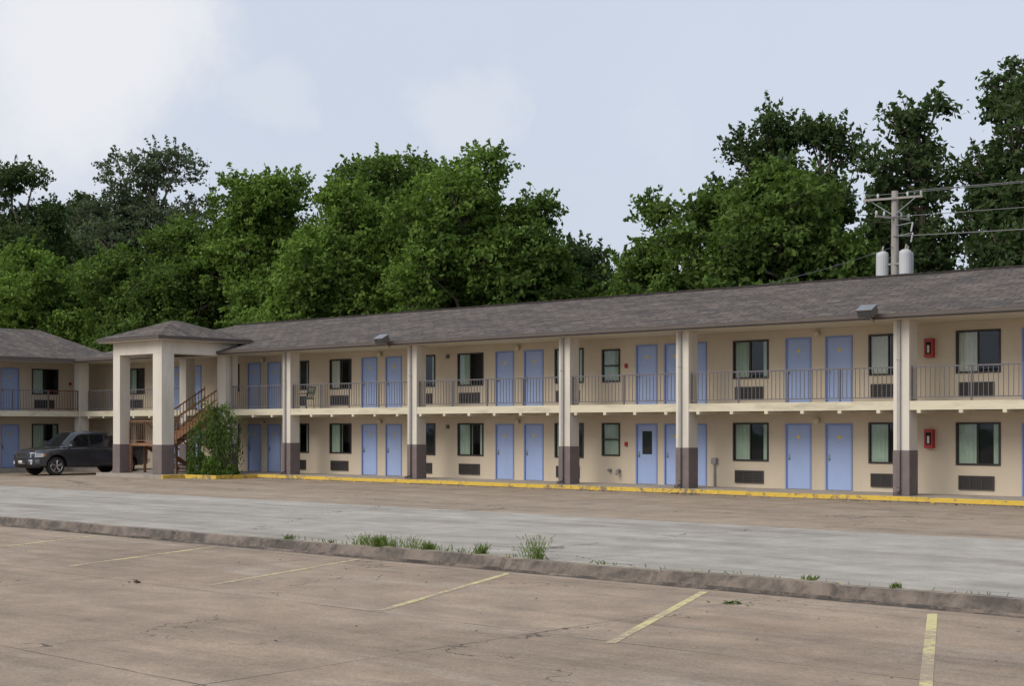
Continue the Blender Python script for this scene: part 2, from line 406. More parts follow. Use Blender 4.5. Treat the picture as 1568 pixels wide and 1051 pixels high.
feats = unit(-27.24) + unit(-19.49) + unit(-11.7) + unit(-39.85) + unit(-47.35) + [('F', -20.42, -20.15),
    ('D', -29.15, -28.33), ('D', -29.98, -29.22), ('P', -31.19, -30.37), ('N', -32.74, -31.93), ('R', -31.70, 0), ('B', -39.95 - .5, 0),
    ('D', -51.46, -50.64), ('D', -52.85, -52.02), ('L', -51.75, 0), ('W', -54.9, -53.5), ('D', -57.2, -56.4), ('D', -58.7, -57.9), ('W', -62.2, -60.9), ('W', -50.06, -48.70)]
floor_block(ident, motel, -65.5, -4.0, feats, 4, '')

cols = [-4.9, -12.85, -20.55, -28.24, -33.21, -40.77, -48.24]
def column(mb, s0, w, M_d0, z1, brown=1.30, dsp=True, d1=None):
    d0 = M_d0; d1 = d1 or d0 + w
    mb.box(s0, s0 + w, d0, d1, brown, z1, COLW)
    mb.box(s0 - .012, s0 + w + .012, d0 - .012, d1 + .012, 0, brown, COLB)
    if dsp:
        a = s0 + w * .30
        mb.box(a, a + .10, d0 - .085, d0 - .001, brown, z1 + .05, DSP)
        mb.box(a, a + .10, d0 - .097, d0 - .014, .18, brown, DSPB)
        mb.box(a - .01, a + .11, d0 - .10, d0 - .0, 3.9, 3.94, DSP)
        mb.tube([(a + .05, d0 - .06, .22), (a + .05, d0 - .09, .12), (a + .05, d0 - .28, .05)], .06, DSPB, 6)
def railing(mb, a, b, d, z, mat=RAIL, h=1.0):
    n = max(1, round((b - a) / 1.9))
    mb.box(a, b, d - .022, d + .022, z + h - .04, z + h, mat); mb.box(a, b, d - .018, d + .018, z + .09, z + .12, mat)
    for i in range(n + 1):
        x = a + .02 + (b - a - .04) * i / n; mb.box(x - .02, x + .02, d - .0215, d + .0215, z, z + h - .04, mat)
    m = round((b - a) / .145)
    for i in range(1, m):
        x = a + (b - a) * i / m; mb.box(x - .0085, x + .0085, d - .009, d + .009, z + .12, z + h - .04, mat)
def railing_d(mb, s_, a, b, z, mat=RAIL, h=1.0):
    mb.box(s_ - .022, s_ + .022, a, b, z + h - .04, z + h, mat); mb.box(s_ - .018, s_ + .018, a, b, z + .09, z + .12, mat)
    m = round((b - a) / .145)
    for i in range(m + 1):
        x = a + (b - a) * i / m; mb.box(s_ - .009, s_ + .009, x - .009, x + .009, z, z + h - .04, mat)

q = MB()
for c in cols: column(q, c, .5, FD, 5.06)
q.build('columns', motel, bevel=.012)
q = MB()
q.box(-63.7, -4.0, FD + .06, WD - .003, 2.50, 2.715, SOFF)
q.box(-63.7, -4.0, FD + .02, FD + .06, 2.46, 2.72, FASC)
x = -63.0
while x < -4.2:
    if all(not (c - .15 < x < c + .6) for c in cols): q.box(x, x + .12, FD + .0, FD + .9, 2.37, 2.459, FASC)
    x += 1.27
q.box(-65.5, -4.0, 38.45, WD - .003, 5.06, 5.09, SOFF)
q.build('balcony_slab', motel, bevel=.006)
r = MB()
edges = sorted(cols); segs = []
for i in range(len(edges) - 1): segs.append((edges[i] + .5, edges[i + 1]))
segs.append((-51.9, edges[0])); segs.append((-63.15, -55.6))
for a, b in segs: railing(r, a, b, FD + .14, 2.72, RAIL)
r.build('balcony_railings', motel)

def roofpanel(mb, pts, th=.06):
    mb.poly(pts, ROOF); mb.poly([(p[0], p[1], p[2] - th) for p in pts][::-1], GUT)
EZ, RZ = 5.22, 6.95
q = MB()
roofpanel(q, [(-63.5, 38.35, EZ), (-3.5, 38.35, EZ), (-3.5, 44.5, RZ), (-58.6, 44.5, RZ)])
roofpanel(q, [(-3.5, 50.7, EZ), (-63.5, 50.7, EZ), (-58.6, 44.5, RZ), (-3.5, 44.5, RZ)])
roofpanel(q, [(-63.5, 50.7, EZ), (-63.5, 38.35, EZ), (-58.6, 44.5, RZ)])
x = -58.5
rr = random.Random(2)
while x < -3.6:
    q.box(x, x + .31, 44.36, 44.64, RZ - .03, RZ + .03 + rr.uniform(0, .012), ROOF); x += .32
q.box(-63.5, -3.5, 38.30, 38.345, 5.05, 5.20, GUT)
q.box(-63.5, -3.5, 38.24, 38.298, 5.10, 5.205, GUT)
q.build('roof', motel)
q = MB()
q.box(-65.5, -4.0, WD + 2.5, 50.2, -.15, 5.1, CREAM)
q.box(-4.02, -3.98, WD, WD + 2.5, 0, 5.1, CREAM)
q.poly([(-4, 38.5, 5.1), (-4, 50.2, 5.1), (-4, 44.5, 6.85)], CREAM)
q.build('rear_block', motel)
q = MB()
q.box(-64, -3, 38.34, WD + .1, -.15, -.0, WALK)
q.build('walkway', motel)
def ykerb(x0, x1, y0, y1, z1, seed):
    kerbstrip('yellow_kerb', x0, x1, [(y0 - .006, -.156), (y0, -.12), (y0 + .012, z1 - .01), (y0 + .03, z1), (y1 - .01, z1), (y1, -.03)], [KFACE, KYEL, KYEL, KYEL, KYEL], .1, seed, .008, seg=3.0)
ykerb(-49.0, -3.1, 38.19, 38.345, .004, 5)
FLENS = M_('flood_lens', (.06, .065, .07), .15, .05)
def flood(xx):
    f = MB()
    f.tube([(xx, 38.35, 5.0), (xx - .05, 38.1, 5.15)], .03, METAL, 8)
    def P(u_, v_, w_):
        c_, s_ = math.cos(.5), math.sin(.5)
        return (xx + u_, 37.95 + v_ * c_ - w_ * s_, 5.27 + v_ * s_ + w_ * c_)
    F = MB(P); F.box(-.24, .24, -.18, .16, -.11, .11, GUT); F.box(-.2, .2, -.15, .13, -.12, -.111, FLENS); F.box(-.255, .255, -.2, .18, .111, .135, METAL); F.box(-.2, .2, -.192, -.181, -.09, .09, FLENS)
    f.build('floodlight_arm', motel); F.build('floodlight', motel, bevel=.01)
flood(-20.85); flood(-41.15)
q = MB()
q.tube([(-32.35, WD, .45), (-32.35, WD - .12, .45)], .06, METAL); q.tube([(-31.95, WD, .45), (-31.95, WD - .14, .45), (-31.95, WD - .18, .3)], .06, METAL)
q.tube([(-27.95, WD - .05, 0), (-27.95, WD - .05, .45)], .03, METAL); q.box(-28.05, -27.85, WD - .1, WD, .75, .95, METAL)
q.tube([(-27.95, WD - .05, .45), (-27.95, WD - .05, .75)], .025, METAL)
q.build('utility_pipes', motel)

# ------------------------------------------------------------------ stair porch
porch = MB()
PX0, PX1, PY0, PY1 = -55.5, -51.9, 35.5, 39.4
def pcol(x0, x1, y0, y1):
    porch.box(x0, x1, y0, y1, 1.22, 5.02, COLW); porch.box(x0 - .012, x1 + .012, y0 - .012, y1 + .012, 0, 1.22, COLB)
pcol(PX1 - .64, PX1, PY0, PY0 + .62); pcol(PX0, PX0 + .52, PY0, PY0 + .52); pcol(PX1 - .6, PX1, PY1 - .66, PY1); pcol(PX0, PX0 + .5, PY1 - .5, PY1)
porch.box(PX0, PX1, PY0, PY0 + .5, 5.02, 5.56, COLW)
porch.box(PX0, PX1, PY1 - .5, PY1, 5.02, 5.56, COLW)
porch.box(PX0, PX0 + .5, PY0 + .5, PY1 - .5, 5.02, 5.56, COLW); porch.box(PX1 - .5, PX1, PY0 + .5, PY1 - .5, 5.02, 5.56, COLW)
porch.box(PX0 - .45, PX1 + .45, PY0 - .45, PY1 + .4, 5.56, 5.60, SOFF)
porch.box(PX0 - .5, PX1 + .5, PY0 - .5, PY1 + .45, 5.601, 5.72, GUT)
porch.box(PX1, PX1 + .08, PY1 - .45, PY1 - .35, .1, 5.5, DSP)
cx, cy = (PX0 + PX1) / 2, (PY0 + PY1) / 2
E = [(PX0 - .52, PY0 - .52, 5.725), (PX1 + .52, PY0 - .52, 5.725), (PX1 + .52, PY1 + .5, 5.725), (PX0 - .52, PY1 + .5, 5.725)]
A = [(cx, cy - .2, 6.55), (cx, cy + .2, 6.55)]
porch.poly([E[0], E[1], A[0]], ROOF); porch.poly([E[1], E[2], A[1], A[0]], ROOF); porch.poly([E[2], E[3], A[1]], ROOF); porch.poly([E[3], E[0], A[0], A[1]], ROOF)
porch.build('stair_porch', motel, bevel=.012)
st = MB()
nst = 8; z0 = 1.28; 
for i in range(nst):
    y = 36.75 + i * (38.95 - 36.75) / nst; z = z0 + (i + 1) * (2.72 - z0) / nst
    st.box(-53.65, -52.55, y, y + .3, z - .05, z, WOOD); st.box(-53.65, -52.55, y + .0, y + .03, z - .2, z - .051, WOOD)
for xx in (-53.68, -52.55):
    st.poly([(xx, 36.7, z0 - .15), (xx, 36.7, z0 + .15), (xx, 38.95, 2.72 + .05), (xx, 38.95, 2.42)], WOOD)
    for dz in (.95, .55):
        st.tube([(xx, 36.7, z0 + .12 + dz), (xx, 38.95, 2.70 + dz)], .035 if dz > .9 else .02, WOOD, 4)
    for i in range(15):
        t = i / 14; y = 36.7 + 2.25 * t; z = z0 + .12 + t * 1.42
        st.box(xx - .012, xx + .012, y - .012, y + .012, z, z + .95, WOOD)
st.box(-55.0, -52.5, 35.95, 36.75, z0 - .12, z0, WOOD)
railing(st, -54.95, -52.6, 35.97, z0, WOOD, .95)
railing_d(st, -54.97, 36.0, 36.7, z0, WOOD, .95); railing_d(st, -52.53, 36.15, 36.7, z0, WOOD, .95)
for i in range(7):
    y = 38.5 - i * .25; z = (i + 1) * z0 / 8
    st.box(-54.9, -53.9, y - .28, y, z - .05, z, WOOD)
for xx in (-54.93, -53.88):
    st.poly([(xx, 38.5, 0), (xx, 38.5, .2), (xx, 36.7, z0 + .05), (xx, 36.7, z0 - .2)], WOOD)
    st.tube([(xx, 38.5, .95), (xx, 36.7, z0 + .95)], .035, WOOD, 4)
for xx, yy in ((-54.9, 36.0), (-54.9, 36.7), (-52.6, 36.0), (-53.7, 36.7), (-52.6, 36.72)): st.box(xx - .045, xx + .045, yy - .045, yy + .045, 0, z0 - .12, WOOD)
st.build('staircase', motel)
isl = MB()
isl.box(-56.1, -51.3, 35.05, 38.335, -.3, -.004, WALK)
isl.box(-51.296, -49.15, 36.25, 38.335, -.3, -.03, SOIL)
isl.build('porch_island', motel)
k = MB(); k.box(-51.29, -49.0, 36.1, 36.245, -.3, .0, KYEL); k.box(-49.145, -49.0, 36.25, 38.33, -.3, 0, KYEL); k.box(-51.3, -51.15, 35.05, 36.09, -.3, -.002, KYEL)
k.build('yellow_kerb', bevel=.012)

# ------------------------------------------------------------------ left wing
wing = empty('motel_wing')
Mw = lambda s_, d, z: (-24.8 - d, s_, z)
wf = [('W', 37.38, 38.80), ('D', 35.80, 36.66), ('D', 34.35, 35.2), ('W', 32.3, 33.65), ('W', 30.1, 31.45), ('D', 28.5, 29.35), ('D', 27, 27.85), ('W', 24.9, 26.3), ('L', 35.5, 0), ('R', 39.4, 0), ('W', 22.5, 23.9)]
floor_block(Mw, wing, 20, WD, wf, 9, 'wing_')
q = MB(Mw)
for c in (38.9 - .0, 31.3, 23.7): column(q, c, .5, FD - .0, 5.06, dsp=(c < 38))
q.build('wing_columns', wing, bevel=.012)
q = MB(Mw)
q.box(20, WD - .003, FD + .06, WD - .003, 2.50, 2.715, SOFF); q.box(20, 38.9, FD + .02, FD + .06, 2.46, 2.72, FASC)
q.box(20, WD + .3, 38.45, WD - .003, 5.055, 5.088, SOFF)
q.box(20, WD, 38.6, WD + .1, -.15, -.002, WALK)
railing(q, 31.8, 37.3, FD + .14, 2.72, RAIL); railing(q, 37.3, 38.9, FD + .14, 2.72, RAILR); railing(q, 24.2, 31.3, FD + .14, 2.72, RAIL); 
q.box(20, 41, 38.30, 38.345, 5.05, 5.20, GUT)
q.box(20, WD + 4, WD + 2.5, 50.2, -.15, 5.1, CREAM)
roofpanel(q, [(19.5, 38.3, EZ), (41.2, 38.3, EZ), (40.0, 44.5, RZ), (19.5, 44.5, RZ)])
roofpanel(q, [(44.6, 50.7, EZ), (19.5, 50.7, EZ), (19.5, 44.5, RZ), (40.0, 44.5, RZ)])
roofpanel(q, [(41.2, 38.3, EZ), (44.6, 50.7, EZ), (40.0, 44.5, RZ)])
q.build('wing_structure', wing)

# ------------------------------------------------------------------ balcony chair
ch = MB(); CX, CY, CZ = -47.75, 39.75, 2.72
ch.box(CX - .25, CX + .25, CY - .22, CY + .25, CZ + .40, CZ + .44, GREEN)
for a in (-.22, .22):
    for b in (-.19, .2): ch.tube([(CX + a * 1.1, CY + b * 1.15, CZ), (CX + a, CY + b, CZ + .42)], .018, GREEN, 6)
    ch.tube([(CX + a, CY + .2, CZ + .42), (CX + a, CY + .32, CZ + .92)], .018, GREEN, 6)
    ch.tube([(CX + a * 1.1, CY - .2, CZ + .63), (CX + a * 1.1, CY + .26, CZ + .65)], .02, GREEN, 6)
for i in range(6):
    x = CX - .18 + i * .072; ch.tube([(x, CY + .21, CZ + .44), (x, CY + .32, CZ + .9)], .014, GREEN, 5)
ch.tube([(CX - .23, CY + .32, CZ + .92), (CX + .23, CY + .32, CZ + .92)], .02, GREEN, 6)
ch.build('balcony_chair')

# ------------------------------------------------------------------ pickup truck (lofted body)
PAINT = M_('truck_paint_charcoal', (.040, .043, .052), .25, .04, 1, metal=.3, bmp=0, coat=1)
TGL = M_('truck_glass', (.01, .012, .014), .05, .02, 1, bmp=0)
CHR = M_('chrome', (.62, .62, .64), .15, .03, 1, metal=1, bmp=0)
TRIM = M_('truck_black_trim', (.02, .02, .02), .5, .1, 3)
LENS = M_('headlight_lens', (.50, .53, .56), .08, .05, 3, bmp=0)
AMB = M_('amber_lens', (.6, .2, .03), .2, .05, 3, bmp=0)
truck = empty('pickup_truck')
TM = lambda lx, ly, lz: (-58.95 + ly, 33.25 + lx, -.154 + lz)
AX = (1.02, 4.60); AR = .50; WH = .42
def halfw(lx):
    w = 1.0
    if lx < .9: w = 1.0 - .20 * ((.9 - lx) / .9) ** 2.2
    if lx > 5.2: w = 1.0 - .05 * ((lx - 5.2) / .5) ** 2
    return w
def topz(lx):
    if lx < 1.5: return 1.17 - .13 * ((1.5 - lx) / 1.5) ** 1.8 - (.10 * max(0, (.25 - lx) / .25) ** 2)
    if lx < 4.0: return 1.19 + .05 * (lx - 1.5) / 2.5
    return 1.27
def botz(lx):
    b = .42
    for c in AX:
        d = abs(lx - c)
        if d < AR: b = max(b, WH + math.sqrt(max(0, AR * AR - d * d)) * .98)
    return b
xs = sorted(set([round(x, 3) for x in np.arange(0.0, 5.66, .09)] + [c + AR * math.cos(math.pi * i / 14) for c in AX for i in range(15)] + [5.66]))
body = MB(TM)
def sect(lx, sg):
    w = halfw(lx); t = topz(lx); b = botz(lx); out = []
    flare = max([math.exp(-((lx - c) / .52) ** 4) for c in AX])
    for u in (0, .08, .25, .45, .6, .75, .88, .96, 1.0):
        z = b + (t - b) * u
        zz = (z - .42) / .8
        y = w * (1.0 - .05 * max(0, zz - .55) ** 1.5 * 2 - .03 * max(0, .3 - zz)) + .028 * flare * max(0, 1 - abs(z - .95) / .5)
        if u > .9: y -= (.02 if u < 1 else .06)
        out.append((lx, sg * y, z))
    return out
kp = body.mi(PAINT)
for sg in (1, -1):
    base = len(body.v); S = [sect(x, sg) for x in xs]; n = 9
    for s_ in S:
        for p in s_: body.v.append(TM(*p))
    for i in range(len(xs) - 1):
        for j in range(n - 1):
            a = base + i * n + j; body.f.append((a, a + n, a + n + 1, a + 1)); body.m.append(kp)
hx = [x for x in xs if x <= 1.56]
base = len(body.v); n = 9
for x in hx:
    e = sect(x, 1)[-1]
    for j in range(n):
        t = -1 + 2 * j / (n - 1); y = e[1] * t
        cr = .05 * (1 - t ** 4) + (.025 if .35 < abs(t) < .8 else 0)
        body.v.append(TM(x, y, e[2] + cr * min(1, x / .25 + .15)))
for i in range(len(hx) - 1):
    for j in range(n - 1):
        a = base + i * n + j; body.f.append((a, a + 1, a + n + 1, a + n)); body.m.append(kp)
e = sect(0, 1)
for j in range(len(e) - 1): body.poly([(0, e[j][1], e[j][2]), (0, -e[j][1], e[j][2]), (0, -e[j + 1][1], e[j + 1][2]), (0, e[j + 1][1], e[j + 1][2])], PAINT)
e = sect(5.66, 1)
for j in range(len(e) - 1): body.poly([(5.66, e[j][1], e[j][2]), (5.66, -e[j][1], e[j][2]), (5.66, -e[j + 1][1], e[j + 1][2]), (5.66, e[j + 1][1], e[j + 1][2])], PAINT)
o = body.build('body', truck, smooth=True)
t = MB(TM)
t.box(4.05, 5.6, -.86, .86, .72, .78, TRIM); t.box(4.0, 4.05, -.9, .9, .75, 1.26, PAINT)
for sg in (1, -1): t.box(4.05, 5.64, min(sg * .86, sg * .955), max(sg * .86, sg * .955), .78, 1.285, PAINT)
t.box(5.56, 5.63, -.86, .86, .75, 1.27, PAINT)
t.box(.5, 5.3, -.72, .72, .36, .80, BLACK)
t.build('bed', truck, bevel=.02)
cab = MB(TM)
rings = [(1.22, [(1.42, .90), (3.98, .92)]), (1.30, [(1.50, .885), (3.97, .905)]), (1.74, [(1.98, .76), (3.86, .78)]), (1.86, [(2.16, .71), (3.76, .73)]), (1.915, [(2.36, .62), (3.60, .64)]), (1.93, [(2.6, .45), (3.4, .45)])]
kp = cab.mi(PAINT); R_ = []
for z, ((xa, wa), (xb, wb)) in rings:
    ring = []
    for i in range(7): 
        t_ = -1 + 2 * i / 6; ring.append((xa - .08 * (1 - t_ * t_) * (1 if z < 1.9 else 0), wa * t_, z))
    for i in range(1, 6): ring.append((xa + (xb - xa) * i / 6, wa + (wb - wa) * i / 6 + .012, z))
    for i in range(7):
        t_ = 1 - 2 * i / 6; ring.append((xb, wb * t_, z))
    for i in range(1, 6): ring.append((xb + (xa - xb) * i / 6, -(wb + (wa - wb) * i / 6 + .012), z))
    R_.append(ring)
n = len(R_[0])
for ring in R_:
    for p in ring: cab.v.append(TM(*p))
for i in range(len(R_) - 1):
    for j in range(n):
        a = i * n + j; b = i * n + (j + 1) % n; cab.f.append((a, b, b + n, a + n)); cab.m.append(kp)
cab.f.append(tuple((len(R_) - 1) * n + j for j in range(n))); cab.m.append(kp)
cab.build('cab', truck, smooth=True)
t = MB(TM)
def wy(lz, off=.016): return .905 - (lz - 1.22) * (.905 - .735) / (1.86 - 1.22) * (.93 if lz > 1.7 else 1) + off + .006
def sidepoly(pts, mat):
    for sg in (1, -1): t.poly([(lx, sg * wy(lz), lz) for lx, lz in pts], mat)
sidepoly([(1.66, 1.27), (2.64, 1.28), (2.64, 1.78), (2.20, 1.77), (2.06, 1.70)], TGL)
sidepoly([(2.74, 1.28), (3.42, 1.29), (3.42, 1.77), (2.74, 1.78)], TGL)
sidepoly([(3.47, 1.30), (3.84, 1.33), (3.72, 1.70), (3.47, 1.76)], TGL)
for k_ in range(6):
    ta, tb_ = -1 + 2 * k_ / 6, -1 + 2 * (k_ + 1) / 6
    def P(t_, z, x, w): return (x - .08 * (1 - t_ * t_) - .022, w * t_ * .93, z + .012)
    t.poly([P(ta, 1.29, 1.49, .885), P(tb_, 1.29, 1.49, .885), P(tb_, 1.74, 1.98, .76), P(ta, 1.74, 1.98, .76)], TGL)
    t.poly([P(ta, 1.74, 1.98, .76), P(tb_, 1.74, 1.98, .76), P(tb_, 1.84, 2.13, .71), P(ta, 1.84, 2.13, .71)], TGL)
t.box(3.98, 3.995, -.7, .7, 1.34, 1.72, TGL)
t.build('windows', truck)
t = MB(TM)
t.box(-.05, .02, -.56, .56, .76, 1.04, CHR); t.box(-.062, -.051, -.48, .48, .80, 1.0, TRIM)
for i in range(4): t.box(-.07, -.063, -.48, .48, .815 + i * .048, .832 + i * .048, CHR)
for sg in (1, -1):
    t.poly([(-.015, sg * .60, .80), (.06, sg * .84, .80), (.10, sg * .865, 1.0), (-.015, sg * .60, 1.02)], LENS)
    t.poly([(.06, sg * .845, .80), (.38, sg * .985, .82), (.40, sg * .975, .98), (.10, sg * .87, 1.0)], LENS)
    t.poly([(.39, sg * .988, .84), (.48, sg * 1.0, .85), (.47, sg * .995, .95), (.40, sg * .982, .96)], AMB)
    t.box(1.66, 1.80, min(sg * .95, sg * 1.20), max(sg * .95, sg * 1.20), 1.27, 1.50, PAINT)
    t.box(1.72, 1.76, min(sg * .90, sg * .96), max(sg * .90, sg * .96), 1.30, 1.34, TRIM)
    for lx in (2.48, 3.32): t.box(lx - .09, lx + .09, sg * 1.005 - .018, sg * 1.005 + .018, 1.04, 1.075, PAINT)
    for lx in (1.60, 2.68, 3.52, 4.0): t.box(lx - .006, lx + .006, sg * .995 - .006, sg * .995 + .006, .46, 1.12, TRIM)
    t.box(1.58, 4.02, min(sg * .93, sg * 1.005), max(sg * .93, sg * 1.005), .37, .43, TRIM)
    t.box(5.62, 5.68, min(sg * .84, sg * .95), max(sg * .84, sg * .95), .85, 1.2, RED)
    t.tube([(-.02, sg * .70, .56), (-.05, sg * .70, .56)], .07, LENS, 14)
t.box(5.66, 5.82, -.93, .93, .50, .68, CHR)
t.build('grille_lamps_trim', truck, bevel=.012)
bp = MB(TM); kp = bp.mi(PAINT); nn = 17
for i in range(nn):
    tt = -1 + 2 * i / (nn - 1); y = tt * .97; x = -.10 + .34 * abs(tt) ** 3.5
    for dx, z in ((.04, .34), (-.02, .40), (-.04, .50), (-.04, .64), (-.01, .72), (.12, .745)): bp.v.append(TM(x + dx, y, z))
for i in range(nn - 1):
    for j in range(5):
        a = i * 6 + j; bp.f.append((a, a + 1, a + 7, a + 6)); bp.m.append(kp if j > 1 else bp.mi(TRIM))
bp.box(-.15, -.141, -.42, .42, .44, .56, TRIM)
bp.box(-.16, -.151, -.16, .16, .52, .66, COLW)
bp.build('front_bumper', truck, smooth=True)
t = MB(TM)
for cxw in AX:
    for sg in (1, -1):
        y0, y1 = sg * .72, sg * .97
        t.tube([(cxw, y0, .41), (cxw, y0 + sg * .03, .41), (cxw, y1 - sg * .03, .41), (cxw, y1, .41)], [.37, .41, .41, .37], BLACK, 28)
        t.tube([(cxw, y1 - .02 * sg, .41), (cxw, y1 + .004 * sg, .41)], .265, TRIM, 24)
        t.tube([(cxw, y1, .41), (cxw, y1 + .02 * sg, .41)], .06, CHR, 12)
        for i in range(5):
            an = 2 * math.pi * i / 5 + .3
            for da in (-.13, .13):
                t.tube([(cxw, y1 + .01 * sg, .41), (cxw + .26 * math.cos(an + da), y1 + .008 * sg, .41 + .26 * math.sin(an + da))], .024, CHR, 5)
        ring = [(cxw + .272 * math.cos(2 * math.pi * i / 24), y1 + .005 * sg, .41 + .272 * math.sin(2 * math.pi * i / 24)) for i in range(25)]
        t.tube(ring, .018, CHR, 5, cap=False)
t.build('wheels', truck)

# ------------------------------------------------------------------ utility pole
p = MB(); ux, uy = -27.4, 52.0
p.tube([(ux, uy, -.2), (ux, uy, 6), (ux, uy, 11.05)], [.19, .165, .13], POLEM, 12)
def arm(z, L, dx, dy):
    a = Vector((dx, dy, 0)).normalized() * L
    p.tube([(ux - a.x, uy - a.y - .18, z), (ux + a.x, uy + a.y - .18, z)], .055, POLEM, 4)
    for t_ in (-.95, -.5, .5, .95):
        x, y = ux + a.x * t_, uy + a.y * t_ - .18
        p.tube([(x, y, z + .05), (x, y, z + .12), (x, y, z + .22)], [.03, .05, .03], CANM, 8)
arm(10.75, 1.15, 1, .2); arm(10.0, .9, .3, 1)
p.tube([(ux - .9, uy - .18, 10.7), (ux, uy - .1, 10.1)], .02, METAL, 4); p.tube([(ux + .9, uy - .1, 10.7), (ux, uy - .1, 10.1)], .02, METAL, 4)
for dx, dy in ((-.48, -.1), (.5, -.12), (.30, .42)):
    x, y = ux + dx, uy + dy
    p.tube([(x, y, 7.75), (x, y, 7.8), (x, y, 8.6), (x, y, 8.7), (x, y, 8.76)], [.2, .24, .24, .22, .1], CANM, 16)
    p.tube([(x, y - .02, 8.7), (x + .05, y, 8.95)], .04, POLEM, 8)
    p.tube([(x + .05, y, 8.95), (ux + .2, uy, 10.0)], .008, BLACK, 4)
    p.box(min(x, ux), max(x, ux), y - .03, y + .03, 8.2, 8.26, METAL)
for z_, hh in ((9.3, .3), (9.7, .25)): p.tube([(ux + .1, uy - .1, z_), (ux + .7, uy + .1, z_ + .1)], .02, METAL, 4); p.tube([(ux + .7, uy + .1, z_ + .1), (ux + .62, uy + .1, z_ - .25)], .035, CANM, 6)
p.build('utility_pole')
wr = MB(); WIREM = M_('weathered_wire', (.16, .16, .165), .5, .05, 3, bmp=0)
def wire(a, b, sag, r_=.014):
    a, b = Vector(a), Vector(b)
    wr.tube([tuple(a.lerp(b, i / 16) - Vector((0, 0, sag * 4 * (i / 16) * (1 - i / 16)))) for i in range(17)], r_, WIREM, 4)
for t_ in (-.95, .5, .95): wire((ux + 1.15 * t_, uy - .1, 10.97), (ux + 42 + t_, uy + 3, 11.4), .3)
wire((ux, uy - .15, 10.05), (ux + 42, uy + 3, 10.7), .4, .016); wire((ux, uy - .15, 9.3), (ux + 42, uy + 3, 9.9), .5, .022)
wire((ux, uy - .1, 8.9), (-29.5, 44.9, 6.95), .1)
wr.build('power_lines')

# ------------------------------------------------------------------ foliage
def leaves_obj(name, P, size, tint, mat, rng, up=.5, width=.5, nrm=None, extra=None, parent=None):
    n = len(P)
    Nn = rng.normal(size=(n, 3)); Nn /= np.linalg.norm(Nn, axis=1, keepdims=True)
    Nn[:, 2] += up
    if nrm is not None: Nn += nrm
    Nn /= np.linalg.norm(Nn, axis=1, keepdims=True) + 1e-6
    R = rng.normal(size=(n, 3)); T = np.cross(Nn, R); T /= np.linalg.norm(T, axis=1, keepdims=True) + 1e-6
    if extra is not None: T = extra / (np.linalg.norm(extra, axis=1, keepdims=True) + 1e-6)
    B = np.cross(Nn, T); B /= np.linalg.norm(B, axis=1, keepdims=True) + 1e-6
    L = (size * rng.uniform(.7, 1.3, n))[:, None]
    V = np.empty((n, 4, 3)); V[:, 0] = P - T * L; V[:, 1] = P + B * L * width; V[:, 2] = P + T * L; V[:, 3] = P - B * L * width
    me = bpy.data.meshes.new(name)
    me.vertices.add(4 * n); me.vertices.foreach_set('co', V.reshape(-1).astype(np.float32))
    me.loops.add(4 * n); me.loops.foreach_set('vertex_index', np.arange(4 * n, dtype=np.int32))
    me.polygons.add(n); me.polygons.foreach_set('loop_start', np.arange(0, 4 * n, 4, dtype=np.int32))
    try: me.polygons.foreach_set('loop_total', np.full(n, 4, dtype=np.int32))
    except Exception: pass
    me.update(calc_edges=True)
    at = me.attributes.new('tint', 'FLOAT', 'FACE'); at.data.foreach_set('value', np.clip(tint, 0, 1).astype(np.float32))
    me.materials.append(mat)
    o = bpy.data.objects.new(name, me); sc.collection.objects.link(o)
    if parent: o.parent = parent
    return o
